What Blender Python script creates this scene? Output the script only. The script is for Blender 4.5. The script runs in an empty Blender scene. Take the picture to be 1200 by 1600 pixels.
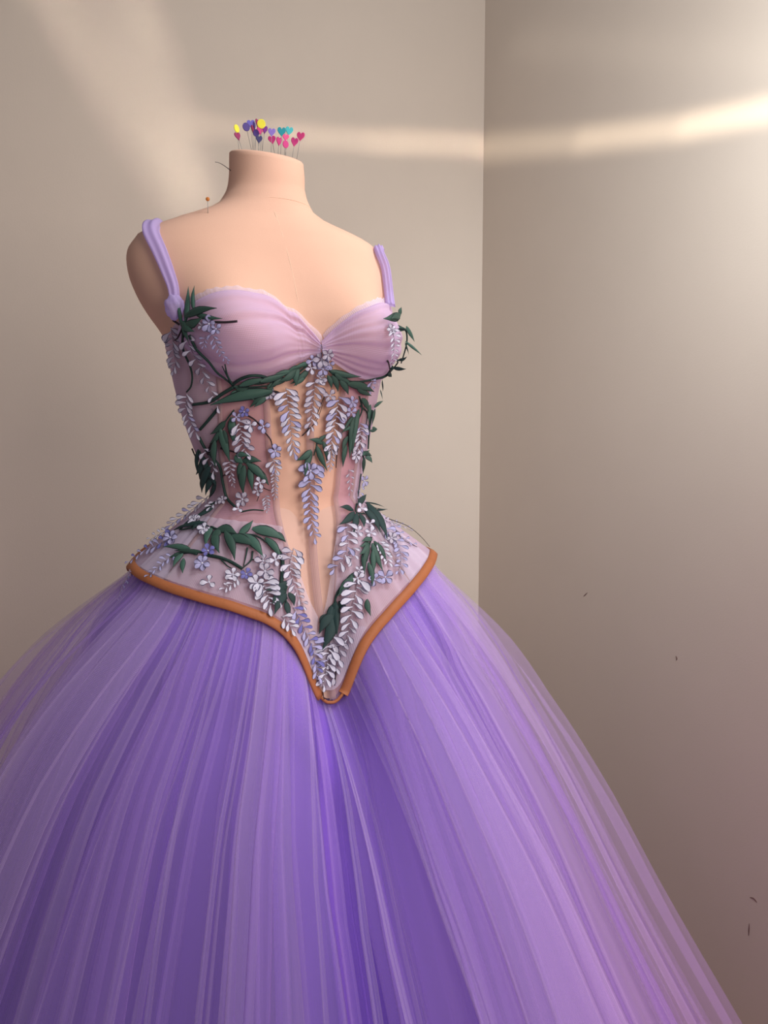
import bpy, bmesh, math, random
import numpy as np
from mathutils import Vector, Matrix
from mathutils.bvhtree import BVHTree

scene = bpy.context.scene
COL = scene.collection
PI = math.pi

# ------------------------------------------------------------------ camera
FPX = 1400.0                       # focal length for a 1200 x 1600 frame
PITCH = math.atan(150 / FPX)
CAM = Vector((0, 0, 1.15))
cam_data = bpy.data.cameras.new('camera')
cam_data.sensor_fit = 'VERTICAL'
cam_data.sensor_height = 24
cam_data.lens = 24 * FPX / 1600
cam_data.clip_start = 0.02
camera = bpy.data.objects.new('camera', cam_data)
camera.location = CAM
camera.rotation_euler = (PI / 2 - PITCH, 0, 0)
COL.objects.link(camera)
scene.camera = camera

# ------------------------------------------------------------------ world, lights, exposure
scene.view_settings.view_transform = 'Standard'
scene.view_settings.look = 'None'
scene.view_settings.gamma = 1
scene.view_settings.use_curve_mapping = False
scene.view_settings.exposure = 0.50
scene.cycles.transparent_max_bounces = 32
scene.cycles.adaptive_threshold = 0.02
scene.cycles.max_bounces = 4
scene.cycles.diffuse_bounces = 3

world = bpy.data.worlds.new('room_daylight')
scene.world = world
world.use_nodes = True
wb = world.node_tree.nodes['Background']
wb.inputs[0].default_value = (0.95, 0.93, 1.0, 1)
wb.inputs[1].default_value = 0.13


def area_light(name, loc, target, size, size_y, power, color, spread=180.0):
    d = bpy.data.lights.new(name, 'AREA')
    d.shape = 'RECTANGLE'
    d.size, d.size_y = size, size_y
    d.energy = power
    d.color = color
    d.spread = math.radians(spread)
    o = bpy.data.objects.new(name, d)
    o.location = loc
    o.rotation_euler = (Vector(target) - Vector(loc)).to_track_quat('-Z', 'Y').to_euler()
    COL.objects.link(o)
    return o


# added low pink lights on either side, tinting the walls
area_light('added_pink_fill', (0.85, 0.70, 0.45), (0.75, 1.95, 0.45), 0.4, 0.4, 1.3, (1.0, 0.42, 0.62))
area_light('added_pink_fill', (-1.15, 1.0, 0.75), (-1.0, 2.1, 0.85), 0.3, 0.3, 0.5, (1.0, 0.45, 0.62))
# daylight from a high window on the right, with two fill lights added to it
area_light('window_light', (0.55, 0.90, 2.30), (0.80, 1.90, 1.60), 0.45, 0.45, 13, (0.95, 0.97, 0.98))
area_light('added_wall_fill', (0.95, 1.15, 1.95), (0.83, 1.83, 1.50), 0.35, 0.5, 2.0, (0.90, 0.97, 1.0), 70)  # added fill that brightens the right wall
area_light('added_front_fill', (0.80, -0.05, 1.50), (-0.15, 1.3, 1.10), 0.9, 0.9, 5.3, (1.0, 0.92, 0.84), 120)  # added soft fill for the front of the dress


def wall_point(px, py):
    """where the ray through a point of the frame meets one of the two walls"""
    a, b = math.atan2(px - 600, FPX), PITCH
    u = (800 - py) / FPX
    d = Vector(((px - 600) / FPX, math.cos(b) + u * math.sin(b), u * math.cos(b) - math.sin(b)))
    c = Vector((0.30, 2.80, 0)) - CAM
    best = None
    for n in (Vector((0.469, -0.883, 0)), Vector((-0.883, -0.469, 0))):
        t = c.dot(n) / d.dot(n)
        if t > 0 and (best is None or t < best):
            best = t
    return CAM + d * best


def streak(name, p, q, thick, src, power, color, spread):
    """a narrow streak laid on the wall by an added light: long thin source, almost parallel rays"""
    A, B = wall_point(*p), wall_point(*q)
    mid = (A + B) / 2
    S = Vector(src)
    o = area_light(name, S, mid, 1, 1, power, color, spread)
    z = (S - mid).normalized()
    x = (B - A); x = x - z * x.dot(z)
    o.data.size, o.data.size_y = x.length, thick
    x.normalize()
    o.rotation_euler = Matrix((x, z.cross(x), z)).transposed().to_euler()


ARC = [(285, 192), (430, 209), (580, 221), (750, 226), (900, 220), (1060, 201), (1240, 164)]
for (p_, q_), w_ in zip(zip(ARC, ARC[1:]), (0.006, 0.013, 0.027, 0.026, 0.032, 0.038)):
    streak('glint_light', p_, q_, 0.022, (0.1, 0.7, 2.35), w_, (1.0, 0.87, 0.70), 3.0)
streak('glint_light', (800, 70), (1240, 88), 0.05, (0.1, 0.7, 2.45), 0.012, (1.0, 0.95, 0.86), 4.0)
streak('glint_light', (60, -50), (296, 325), 0.10, (0.3, 0.7, 2.6), 0.040, (1.0, 0.92, 0.78), 4.5)  # added light imitating a lens flare wedge at upper left
streak('glint_light', (190, -50), (312, 325), 0.10, (0.3, 0.7, 2.6), 0.038, (1.0, 0.94, 0.80), 4.5)  # second added beam of the flare wedge

# ------------------------------------------------------------------ helpers


def mesh_object(name, verts, faces, mats, parent=None, smooth=True, uvs=None, fmat=None):
    me = bpy.data.meshes.new(name)
    me.from_pydata([tuple(v) for v in verts], [], faces)
    for m in (mats if isinstance(mats, (list, tuple)) else [mats]):
        me.materials.append(m)
    if fmat is not None:
        me.polygons.foreach_set('material_index', fmat)
    if smooth:
        me.polygons.foreach_set('use_smooth', [True] * len(me.polygons))
    if uvs is not None:
        lay = me.uv_layers.new(name='UVMap')
        li = np.zeros(len(me.loops), dtype=np.int32)
        me.loops.foreach_get('vertex_index', li)
        lay.data.foreach_set('uv', np.asarray(uvs, dtype=np.float32)[li].ravel())
    me.update()
    o = bpy.data.objects.new(name, me)
    COL.objects.link(o)
    if parent:
        o.parent = parent
    return o


def grid_faces(nu, nv, wrap=False, start=0):
    """faces of a grid with index = j * nu + i (i along u)"""
    f = []
    for j in range(nv - 1):
        for i in range(nu if wrap else nu - 1):
            i2 = (i + 1) % nu
            a, b = start + j * nu + i, start + j * nu + i2
            f.append((a, b, b + nu, a + nu))
    return f


def empty(name, loc=(0, 0, 0)):
    o = bpy.data.objects.new(name, None)
    o.location = loc
    o.empty_display_size = 0.05
    COL.objects.link(o)
    return o


def tag(o, label, cat, group=None):
    o['label'] = label
    o['category'] = cat
    if group:
        o['group'] = group
    return o


def tube_geo(pts, radii, sides=6, cap=True):
    pts = [Vector(p) for p in pts]
    n = len(pts)
    if not hasattr(radii, '__len__'):
        radii = [radii] * n
    verts, faces = [], []
    ref = None
    for i, p in enumerate(pts):
        t = (pts[min(i + 1, n - 1)] - pts[max(i - 1, 0)]).normalized()
        if ref is None:
            ref = t.orthogonal().normalized()
        ref = (ref - t * ref.dot(t)).normalized()
        b = t.cross(ref)
        for k in range(sides):
            a = 2 * PI * k / sides
            verts.append(p + (ref * math.cos(a) + b * math.sin(a)) * radii[i])
    faces = grid_faces(sides, n, True)
    if cap:
        faces.append(tuple(range(sides))[::-1])
        faces.append(tuple(range((n - 1) * sides, n * sides)))
    return verts, faces


def smooth_line(pts, n):
    """resample a polyline as a Catmull-Rom curve with n points"""
    P = np.array([tuple(p) for p in pts], float)
    if len(P) == 2:
        t = np.linspace(0, 1, n)[:, None]
        return P[0] * (1 - t) + P[1] * t
    d = np.r_[0, np.cumsum(np.linalg.norm(np.diff(P, axis=0), axis=1) + 1e-9)]
    m = np.gradient(P, d, axis=0)
    q = np.linspace(0, d[-1], n)
    k = np.clip(np.searchsorted(d, q, 'right') - 1, 0, len(P) - 2)
    h = (d[k + 1] - d[k])[:, None]
    t = ((q - d[k])[:, None]) / h
    return ((2 * t**3 - 3 * t**2 + 1) * P[k] + (t**3 - 2 * t**2 + t) * h * m[k]
            + (-2 * t**3 + 3 * t**2) * P[k + 1] + (t**3 - t**2) * h * m[k + 1])


def ray(px, py):
    d = Vector(((px - 600) / FPX, (800 - py) / FPX, -1))
    c, s = math.cos(PITCH), math.sin(PITCH)
    return Vector((d.x, d.y * s - d.z * c, d.y * c + d.z * s)).normalized()


def at_depth(px, py, Y):
    r = ray(px, py)
    return CAM + r * (Y / r.y)

# ------------------------------------------------------------------ materials


def srgb(r, g, b):
    def f(c):
        c /= 255
        return c / 12.92 if c <= 0.04045 else ((c + 0.055) / 1.055) ** 2.4
    return (f(r), f(g), f(b), 1)


def material(name):
    m = bpy.data.materials.new(name)
    m.use_nodes = True
    nt = m.node_tree
    nt.nodes.clear()
    out = nt.nodes.new('ShaderNodeOutputMaterial')
    return m, nt, out


def N(nt, kind, **inputs):
    n = nt.nodes.new(kind)
    for k, v in inputs.items():
        n.inputs[k.replace('_', ' ')].default_value = v
    return n


def mth(nt, op, a, b=None, clamp=False):
    n = nt.nodes.new('ShaderNodeMath')
    n.operation = op
    n.use_clamp = clamp
    for i, x in enumerate((a, b)):
        if x is None:
            continue
        if hasattr(x, 'links') or hasattr(x, 'is_linked'):
            nt.links.new(x, n.inputs[i])
        else:
            n.inputs[i].default_value = x
    return n.outputs[0]


def plain(name, col, rough=0.7, var=0.12, scale=60.0, bump=0.0, bscale=400.0, metallic=0.0, sss=0.0, spec=0.3, each=0.0):
    m, nt, out = material(name)
    p = N(nt, 'ShaderNodeBsdfPrincipled', Roughness=rough, Metallic=metallic)
    p.inputs['Specular IOR Level'].default_value = spec
    if sss:
        p.inputs['Subsurface Weight'].default_value = sss
        p.inputs['Subsurface Radius'].default_value = (0.01, 0.005, 0.003)
    tc = nt.nodes.new('ShaderNodeTexCoord')
    no = N(nt, 'ShaderNodeTexNoise', Scale=scale, Detail=4.0)
    nt.links.new(tc.outputs['Object'], no.inputs['Vector'])
    mx = nt.nodes.new('ShaderNodeMix')
    mx.data_type = 'RGBA'
    mx.inputs[6].default_value = tuple(c * (1 - var) for c in col[:3]) + (1,)
    mx.inputs[7].default_value = tuple(min(1, c * (1 + var)) for c in col[:3]) + (1,)
    fac = no.outputs[0]
    if each:                              # every piece a little different
        oi = nt.nodes.new('ShaderNodeObjectInfo')
        fac = mth(nt, 'ADD', mth(nt, 'MULTIPLY', fac, 1 - each), mth(nt, 'MULTIPLY', oi.outputs['Random'], each))
    nt.links.new(fac, mx.inputs[0])
    nt.links.new(mx.outputs[2], p.inputs['Base Color'])
    if bump:
        n2 = N(nt, 'ShaderNodeTexNoise', Scale=bscale, Detail=3.0)
        nt.links.new(tc.outputs['Object'], n2.inputs['Vector'])
        b = N(nt, 'ShaderNodeBump', Strength=bump, Distance=0.002)
        nt.links.new(n2.outputs[0], b.inputs['Height'])
        nt.links.new(b.outputs[0], p.inputs['Normal'])
    nt.links.new(p.outputs[0], out.inputs[0])
    return m


def tulle(name, col, cover, net=0.0035, contrast=0.5, trans=0.4):
    """netting: the threads cover a share of the view, more where the cloth is seen edge on"""
    m, nt, out = material(name)
    lw = N(nt, 'ShaderNodeLayerWeight', Blend=0.5)
    cos = mth(nt, 'MAXIMUM', mth(nt, 'SUBTRACT', 1.0, lw.outputs['Facing']), 0.38)
    uv = nt.nodes.new('ShaderNodeTexCoord')
    sp = nt.nodes.new('ShaderNodeSeparateXYZ')
    nt.links.new(uv.outputs['UV'], sp.inputs[0])
    k = 2 * PI / net
    w1 = mth(nt, 'SINE', mth(nt, 'MULTIPLY', mth(nt, 'ADD', sp.outputs[0], sp.outputs[1]), k))
    w2 = mth(nt, 'SINE', mth(nt, 'MULTIPLY', mth(nt, 'SUBTRACT', sp.outputs[0], sp.outputs[1]), k))
    w = mth(nt, 'MULTIPLY', w1, w2)
    a = mth(nt, 'MULTIPLY', mth(nt, 'ADD', mth(nt, 'MULTIPLY', w, contrast), 1.0), cover)
    inv = mth(nt, 'MAXIMUM', mth(nt, 'SUBTRACT', 1.0, a), 0.02)
    alpha = mth(nt, 'SUBTRACT', 1.0, mth(nt, 'POWER', inv, mth(nt, 'DIVIDE', 1.0, cos)), True)
    di = N(nt, 'ShaderNodeBsdfDiffuse', Color=col)
    tl = N(nt, 'ShaderNodeBsdfTranslucent', Color=col)
    tr = nt.nodes.new('ShaderNodeBsdfTransparent')
    m1 = N(nt, 'ShaderNodeMixShader', Fac=trans)
    nt.links.new(di.outputs[0], m1.inputs[1])
    nt.links.new(tl.outputs[0], m1.inputs[2])
    m2 = nt.nodes.new('ShaderNodeMixShader')
    nt.links.new(alpha, m2.inputs[0])
    nt.links.new(tr.outputs[0], m2.inputs[1])
    nt.links.new(m1.outputs[0], m2.inputs[2])
    nt.links.new(m2.outputs[0], out.inputs[0])
    return m


M = {}
M['wall'] = plain('wall_paint', srgb(205, 192, 178), 0.9, 0.03, 6.0, 0.10, 260.0, spec=0.04)
M['floor'] = plain('floor_boards', srgb(150, 125, 110), 0.6, 0.1, 8.0)
M['skin'] = plain('form_jersey', srgb(229, 184, 161), 0.8, 0.03, 25.0, 0.12, 900.0, spec=0.15)
M['seam'] = plain('form_seam', srgb(236, 198, 174), 0.9, 0.05)
M['leaf'] = plain('leaf_green', srgb(58, 88, 78), 0.5, 0.5, 55.0, 0.1, 300.0, each=0.6)
M['leaf_dark'] = plain('leaf_dark_green', srgb(36, 60, 60), 0.6, 0.3, 55.0)
M['edge'] = plain('leaf_edge', srgb(22, 34, 36), 0.7, 0.2)
M['petal_white'] = plain('petal_white', srgb(212, 208, 226), 0.7, 0.12, 120.0, each=0.5)
M['petal_grey'] = plain('petal_grey', srgb(188, 180, 198), 0.7, 0.12, 120.0)
M['petal_lavender'] = plain('petal_lavender', srgb(176, 172, 214), 0.7, 0.16, 120.0, each=0.5)
M['petal_blue'] = plain('petal_blue', srgb(116, 114, 184), 0.7, 0.15, 120.0)
M['petal_edge'] = plain('petal_edge', srgb(82, 76, 104), 0.7, 0.2)
M['twig'] = plain('twig_dark', srgb(44, 34, 42), 0.7, 0.3)
M['stem'] = plain('stem_green', srgb(34, 58, 54), 0.7, 0.25)
M['raceme'] = plain('raceme_stem', srgb(150, 136, 150), 0.7, 0.2)
M['binding'] = plain('binding_brown', srgb(176, 106, 66), 0.55, 0.10, 90.0, 0.15, 500.0)
M['steel'] = plain('pin_steel', srgb(150, 145, 140), 0.35, 0.05, metallic=0.8)
M['under'] = plain('underskirt_violet', srgb(122, 72, 204), 0.8, 0.10, 8.0)
M['tulle'] = tulle('skirt_tulle', srgb(206, 168, 250), 0.18, contrast=0.3)
M['tulle_deep'] = tulle('skirt_tulle_deep', srgb(176, 124, 244), 0.24, contrast=0.3)
M['tulle_pale'] = tulle('skirt_tulle_pale', srgb(224, 198, 250), 0.08, contrast=0.3)
M['cup'] = tulle('cup_tulle', srgb(232, 208, 242), 0.62, 0.0028, 0.25)
M['strap'] = tulle('strap_tulle', srgb(212, 192, 240), 0.66, 0.0028, 0.2)
M['sheer'] = tulle('front_panel_mesh', srgb(238, 206, 202), 0.07, 0.0022, 0.3)
M['sheer_side'] = tulle('side_panel_mesh', srgb(216, 176, 206), 0.42, 0.0022, 0.3)
M['sheer_hip'] = tulle('hip_panel_mesh', srgb(224, 206, 232), 0.60, 0.0026, 0.3)
M['veil'] = tulle('hip_overlay_tulle', srgb(240, 230, 250), 0.42, 0.003, 0.3)
M['tulle_edge'] = tulle('skirt_tulle_panel', srgb(232, 208, 252), 0.17, contrast=0.3)
M['yoke'] = plain('skirt_yoke', srgb(220, 182, 166), 0.85, 0.05, 20.0)
M['bone'] = tulle('boning_tape', srgb(200, 172, 176), 0.55, 0.002, 0.2)

# ------------------------------------------------------------------ room shell
FLOOR_Z = -0.25
CORNER = Vector((0.30, 2.80, FLOOR_Z))
WL = Vector((-0.883, -0.469, 0))     # along the left wall, away from the corner
WR = Vector((0.469, -0.883, 0))      # along the right wall
ROOM_H = 2.9


def wall(name, a, b, inward):
    t = -inward * 0.1
    v = [a, b, b + t, a + t]
    verts = v + [p + Vector((0, 0, ROOM_H)) for p in v]
    f = [(0, 1, 5, 4), (1, 2, 6, 5), (2, 3, 7, 6), (3, 0, 4, 7), (4, 5, 6, 7), (3, 2, 1, 0)]
    o = mesh_object(name, verts, f, M['wall'], smooth=False)
    o['kind'] = 'structure'
    return o


wall_left = wall('wall_left', CORNER, CORNER + WL * 3.2, WR)
wall_right = wall('wall_right', CORNER, CORNER + WR * 3.2, WL)
fl = [CORNER, CORNER + WL * 3.2, CORNER + WL * 3.2 + WR * 3.2, CORNER + WR * 3.2]
floor = mesh_object('floor', fl + [p - Vector((0, 0, 0.05)) for p in fl],
                    [(0, 1, 2, 3), (7, 6, 5, 4), (0, 4, 5, 1), (1, 5, 6, 2), (2, 6, 7, 3), (3, 7, 4, 0)],
                    M['floor'], smooth=False)
floor['kind'] = 'structure'

# small dark nicks and rubs in the paint of the right wall
M['scuff'] = plain('scuff', srgb(112, 84, 80), 0.9, 0.2)
for pts_ in ([(1056, 1025), (1058, 1028), (1057, 1032)], [(1172, 1402), (1178, 1404), (1183, 1410)], [(1171, 1443), (1170, 1462)],
             [(918, 926), (912, 932)]):
    P_ = [wall_point(*q) + WL * 0.0004 for q in pts_]
    v_, f_ = tube_geo(smooth_line(P_, 6), [0.0004, 0.0009, 0.0012, 0.0012, 0.0009, 0.0004], 5)
    mesh_object('scuff_mark', v_, f_, M['scuff'], wall_right)

# ------------------------------------------------------------------ dress form
TH = math.radians(22)
FV = Vector((math.sin(TH), -math.cos(TH), 0))     # the form's front
LV = Vector((math.cos(TH), math.sin(TH), 0))      # the form's left
YC = 1.30
# height, centre x, half width, half depth in front, half depth behind, exponent
RINGS = np.array([
 (1.5133,-0.1645,0.0514,0.0521,0.0521,2.000), (1.5047,-0.1644,0.0518,0.0524,0.0524,2.000), (1.4934,-0.1641,0.0523,0.0528,0.0528,2.000),
 (1.4804,-0.1644,0.0528,0.0533,0.0533,2.000), (1.4691,-0.1653,0.0537,0.0538,0.0538,2.000), (1.4604,-0.1658,0.0559,0.0547,0.0547,2.000),
 (1.4534,-0.1671,0.0586,0.0566,0.0566,2.000), (1.4473,-0.1678,0.0621,0.0583,0.0583,2.000), (1.4421,-0.1683,0.0655,0.0598,0.0598,2.000),
 (1.4377,-0.1713,0.0710,0.0616,0.0632,2.027), (1.4333,-0.1736,0.0771,0.0636,0.0672,2.060), (1.4289,-0.1755,0.0869,0.0656,0.0712,2.093),
 (1.4246,-0.1777,0.0962,0.0673,0.0741,2.127), (1.4193,-0.1782,0.1107,0.0693,0.0773,2.167), (1.4131,-0.1765,0.1265,0.0717,0.0811,2.213),
 (1.4070,-0.1761,0.1427,0.0740,0.0848,2.260), (1.4008,-0.1748,0.1553,0.0763,0.0883,2.303), (1.3938,-0.1749,0.1674,0.0784,0.0907,2.330),
 (1.3858,-0.1734,0.1751,0.0808,0.0934,2.360), (1.3770,-0.1734,0.1815,0.0835,0.0964,2.393), (1.3664,-0.1723,0.1856,0.0856,0.0976,2.400),
 (1.3531,-0.1712,0.1865,0.0880,0.0985,2.400), (1.3380,-0.1705,0.1846,0.0907,0.0995,2.400), (1.3220,-0.1696,0.1799,0.0932,0.0996,2.380),
 (1.3041,-0.1685,0.1726,0.0956,0.0988,2.340), (1.2862,-0.1652,0.1650,0.0980,0.0980,2.300), (1.2682,-0.1601,0.1573,0.0980,0.0970,2.267),
 (1.2502,-0.1551,0.1520,0.0980,0.0960,2.233), (1.2321,-0.1528,0.1488,0.0980,0.0950,2.200), (1.2139,-0.1519,0.1466,0.0960,0.0925,2.175),
 (1.1957,-0.1509,0.1442,0.0940,0.0900,2.150), (1.1775,-0.1503,0.1409,0.0920,0.0875,2.125), (1.1592,-0.1497,0.1376,0.0900,0.0850,2.100),
 (1.1408,-0.1488,0.1328,0.0882,0.0832,2.088), (1.1224,-0.1479,0.1279,0.0865,0.0815,2.075), (1.1039,-0.1466,0.1226,0.0848,0.0798,2.062),
 (1.0854,-0.1450,0.1169,0.0830,0.0780,2.050), (1.0668,-0.1436,0.1114,0.0826,0.0776,2.032), (1.0500,-0.1423,0.1073,0.0823,0.0773,2.015),
 (1.0342,-0.1425,0.1050,0.0820,0.0770,2.000), (1.0154,-0.1421,0.1069,0.0868,0.0831,2.000), (0.9919,-0.1414,0.1155,0.0928,0.0908,2.000),
 (0.9636,-0.1395,0.1276,0.1000,0.1000,2.000), (0.9256,-0.1394,0.1415,0.1080,0.1160,2.000), (0.8874,-0.1395,0.1554,0.1160,0.1320,2.000)])[::-1]
RZ = RINGS[:, 0]
RM = np.gradient(RINGS, RZ, axis=0)


def ring(z):
    z = np.clip(z, RZ[0], RZ[-1])
    k = np.clip(np.searchsorted(RZ, z, 'right') - 1, 0, len(RZ) - 2)
    h = RZ[k + 1] - RZ[k]
    t = ((z - RZ[k]) / h)[..., None]
    h = h[..., None]
    return ((2 * t**3 - 3 * t**2 + 1) * RINGS[k] + (t**3 - 2 * t**2 + t) * h * RM[k]
            + (-2 * t**3 + 3 * t**2) * RINGS[k + 1] + (t**3 - t**2) * h * RM[k + 1])


BUST_Z = 1.262


def body(phi, z, off=0.0):
    """points of the form's surface; phi = 0 in front, positive to the form's left"""
    phi, z = np.broadcast_arrays(np.asarray(phi, float), np.asarray(z, float))
    r = ring(z)
    s, c = np.sin(phi), np.cos(phi)
    a, n = r[..., 2] + off, r[..., 5]
    b = np.where(c > 0, r[..., 3], r[..., 4]) + off
    lat = a * np.sign(s) * np.abs(s) ** (2 / n)
    fr = b * np.sign(c) * np.abs(c) ** (2 / n)
    dz = z - BUST_Z
    sz = np.where(dz > 0, 0.070, 0.046)
    bump = 0
    for x0, sx in ((-0.078, 0.056), (0.090, 0.058)):
        bump = bump + np.exp(-((lat - x0) / sx) ** 2 - (dz / sz) ** 2)
    front = np.clip(c * 2.2, 0, 1)
    fr = fr + 0.054 * bump * front
    lat = lat + bump * front * np.where(lat > 0, 0.020, -0.010)
    tilt = np.clip((z - 1.455) / 0.06, 0, 1)
    P = np.zeros(phi.shape + (3,))
    P[..., 0] = r[..., 1] + lat * LV.x + fr * FV.x
    P[..., 1] = YC + lat * LV.y + fr * FV.y
    P[..., 2] = z - (0.085 * lat + 0.006 + 0.17 * fr) * tilt
    return P


form = tag(empty('dress_form', (-0.15, YC, FLOOR_Z)), 'peach jersey covered dress form wearing the lilac corset and tulle skirt', 'dress form')
FI = form.location


def local(verts):
    return [Vector(v) - FI for v in verts]


nz, nphi = 120, 144
zz = np.linspace(RZ[0], RZ[-1], nz)
ph = np.linspace(-PI, PI, nphi, endpoint=False)
bv = body(ph[None, :], zz[:, None]).reshape(-1, 3)
bf = grid_faces(nphi, nz, True)
top = bv[-nphi:]
cen = top.mean(axis=0)
extra = []
for k, (s, dz) in enumerate(((0.965, 0.0022), (0.90, 0.0034), (0.5, 0.0040))):
    extra.append(cen + (top - cen) * s + np.array([0, 0, dz]))
bv = np.vstack([bv] + extra + [cen[None] + [0, 0, 0.0042], bv[:nphi].mean(axis=0)[None]])
bf = grid_faces(nphi, nz + 3, True)
ti, bi = len(bv) - 2, len(bv) - 1
o0 = (nz + 2) * nphi
for i in range(nphi):
    j = (i + 1) % nphi
    bf.append((o0 + i, o0 + j, ti))
    bf.append((j, i, bi))
body_obj = mesh_object('torso', local(bv), bf, M['skin'], form)
BODY = BVHTree.FromPolygons([tuple(v) for v in bv], bf)


def hit_body(px, py, tree=None):
    r = ray(px, py)
    p, n, _, _ = (tree or BODY).ray_cast(CAM, r)
    return p, n


def phi_z(p, z=None):
    """angle and height of a point on the form"""
    r = ring(np.array([p[2]]))[0]
    d = Vector((p[0] - r[1], p[1] - YC, 0))
    return math.atan2(d.dot(LV), d.dot(FV)), p[2]

# seams of the form
pts = []
for q in ((428, 329), (436, 350), (448, 390), (458, 430), (466, 470), (478, 505), (492, 532)):
    p, n = hit_body(*q)
    pts.append(p - n * 0.00045)
v, f = tube_geo(smooth_line(pts, 60), 0.0006, 10)
mesh_object('front_seam', local(v), f, M['seam'], form)
pts = []
for k in range(73):
    a = 2 * PI * k / 72
    zc = 1.4385 + 0.004 * math.cos(a)
    pts.append(Vector(body(a, zc, 0.0)))
v, f = tube_geo(pts, 0.0003, 5, False)
mesh_object('neck_seam', local(v), f, M['seam'], form)
# stand under the skirt
v, f = tube_geo([(-0.14, YC, FLOOR_Z + 0.02), (-0.14, YC, 0.90)], 0.016, 12)
mesh_object('stand_pole', local(v), f, M['steel'], form)
v, f = tube_geo([(-0.14, YC, FLOOR_Z + z) for z in (0.001, 0.012, 0.026)], [0.17, 0.17, 0.03], 32)
mesh_object('stand_base', local(v), f, M['steel'], form)


def param_of(p):
    """(phi, z) of a point near the form"""
    g = np.linspace(-PI, PI, 1441)
    q = body(g, np.full_like(g, p[2]))
    d = (q[:, 0] - p[0]) ** 2 + (q[:, 1] - p[1]) ** 2
    return float(g[d.argmin()]), float(p[2])


def body_params(pixels):
    out = []
    for q in pixels:
        p, n = hit_body(*q)
        if p is not None:
            out.append(param_of(p))
    return out

# ------------------------------------------------------------------ corset
corset = tag(empty('corset', (-0.1425, YC, 1.035)), 'sheer lilac corset with wisteria and leaf appliques and brown bound hem, on the dress form', 'corset')
CI = corset.location


def loc_c(verts):
    return [Vector(v) - CI for v in verts]


AX = np.array([-0.1425, YC])
HA, HB = 0.221, 0.182            # hip spread of the peplum, to the side and to the front
WAIST_Z = 1.035
HEM_PIX = [(195, 878), (203, 891), (240, 907), (300, 929), (360, 946), (420, 967), (452, 990), (476, 1028), (489, 1070),
           (499, 1099), (534, 1099), (546, 1062), (560, 1020), (585, 983), (620, 944), (650, 910), (668, 886), (677, 864)]
hem_phi, hem_z = [], []
for q in HEM_PIX:
    d = ray(*q)
    o2 = Vector((CAM.x - AX[0], CAM.y - AX[1], 0))
    ol, of_, dl, df = o2.dot(LV) / HA, o2.dot(FV) / HB, d.dot(LV) / HA, d.dot(FV) / HB
    A, B, C = dl * dl + df * df, 2 * (ol * dl + of_ * df), ol * ol + of_ * of_ - 1
    disc = B * B - 4 * A * C
    t = (-B - math.sqrt(max(disc, 0))) / (2 * A)
    P = CAM + d * t
    hem_phi.append(math.atan2(ol + dl * t, of_ + df * t))
    hem_z.append(P.z)
order = np.argsort(hem_phi)
hem_phi = np.array(hem_phi)[order]
hem_z = np.array(hem_z)[order]
zb = 0.5 * (hem_z[0] + hem_z[-1]) - 0.02
hp = np.r_[hem_phi[-1] - 2 * PI, -PI, hem_phi[0] - 0.5, hem_phi, hem_phi[-1] + 0.5, PI, hem_phi[0] + 2 * PI]
hz = np.r_[hem_z[-1], zb, hem_z[0] + 0.020, hem_z, hem_z[-1] - 0.006, zb, hem_z[0]]


def hem_height(phi):
    phi = (np.asarray(phi, float) + PI) % (2 * PI) - PI
    w = np.zeros_like(phi)
    for d in (-0.05, -0.025, 0, 0.025, 0.05):
        w = w + np.interp(phi + d, hp, hz)
    return w / 5


TOP_LEFT = body_params([(500, 545), (470, 560), (430, 578), (390, 586), (362, 586), (338, 565), (315, 530), (296, 498), (282, 502), (268, 524)])
TOP_RIGHT = body_params([(515, 558), (530, 566), (560, 583), (588, 588), (604, 570), (612, 540), (616, 510)])
tp = np.array(TOP_LEFT[::-1] + TOP_RIGHT)
tp = tp[np.argsort(tp[:, 0])]
top_phi = np.r_[-PI, tp[0, 0] - 0.3, tp[:, 0], tp[-1, 0] + 0.3, PI]
top_z = np.r_[1.235, 1.245, tp[:, 1], 1.262, 1.235]


def sheet(phi, v):
    """the corset cloth: v 0..1 from the top edge to the waist, 1..2 from the waist to the hem"""
    phi, v = np.broadcast_arrays(np.asarray(phi, float), np.asarray(v, float))
    zt = np.interp(phi, top_phi, top_z)
    t = np.clip(v, 0, 1)
    z1 = zt + (WAIST_Z - zt) * t
    P = body(phi, z1, 0.0045)
    s = np.clip(v - 1, 0, 1)
    front = np.clip(np.cos(phi), 0, 1) ** 3
    e = np.where(np.sin(phi) > 0, 1.1, 0.98)
    e = e + (1.05 - e) * front
    g = s ** e
    zh = hem_height(phi)
    w0 = body(phi, np.full_like(phi, WAIST_Z), 0.0045)
    H = np.zeros_like(P)
    lat, fr = HA * np.sin(phi), HB * np.cos(phi)
    H[..., 0] = AX[0] + lat * LV.x + fr * FV.x
    H[..., 1] = AX[1] + lat * LV.y + fr * FV.y
    Q = w0 + (H - w0) * g[..., None]
    Q[..., 2] = WAIST_Z + (zh - WAIST_Z) * s
    return np.where((v > 1)[..., None], Q, P)


ns, nv = 480, 70
sp_ = np.linspace(-PI, PI, ns, endpoint=False)
sv = np.linspace(0, 2, nv)
sheet_v = sheet(sp_[None, :], sv[:, None]).reshape(-1, 3)
SHEET = BVHTree.FromPolygons([tuple(v) for v in sheet_v], grid_faces(ns, nv, True))


def sheet_phi(px, py):
    p, n = hit_body(px, py, SHEET)
    while p is None:                      # just past the edge: step back towards the cloth
        px, py = px + (515 - px) * 0.05, py + (900 - py) * 0.02
        p, n = hit_body(px, py, SHEET)
    d = ((sheet_v - np.array(p)) ** 2).sum(1).argmin()
    return sp_[d % ns], sv[d // ns]


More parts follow.
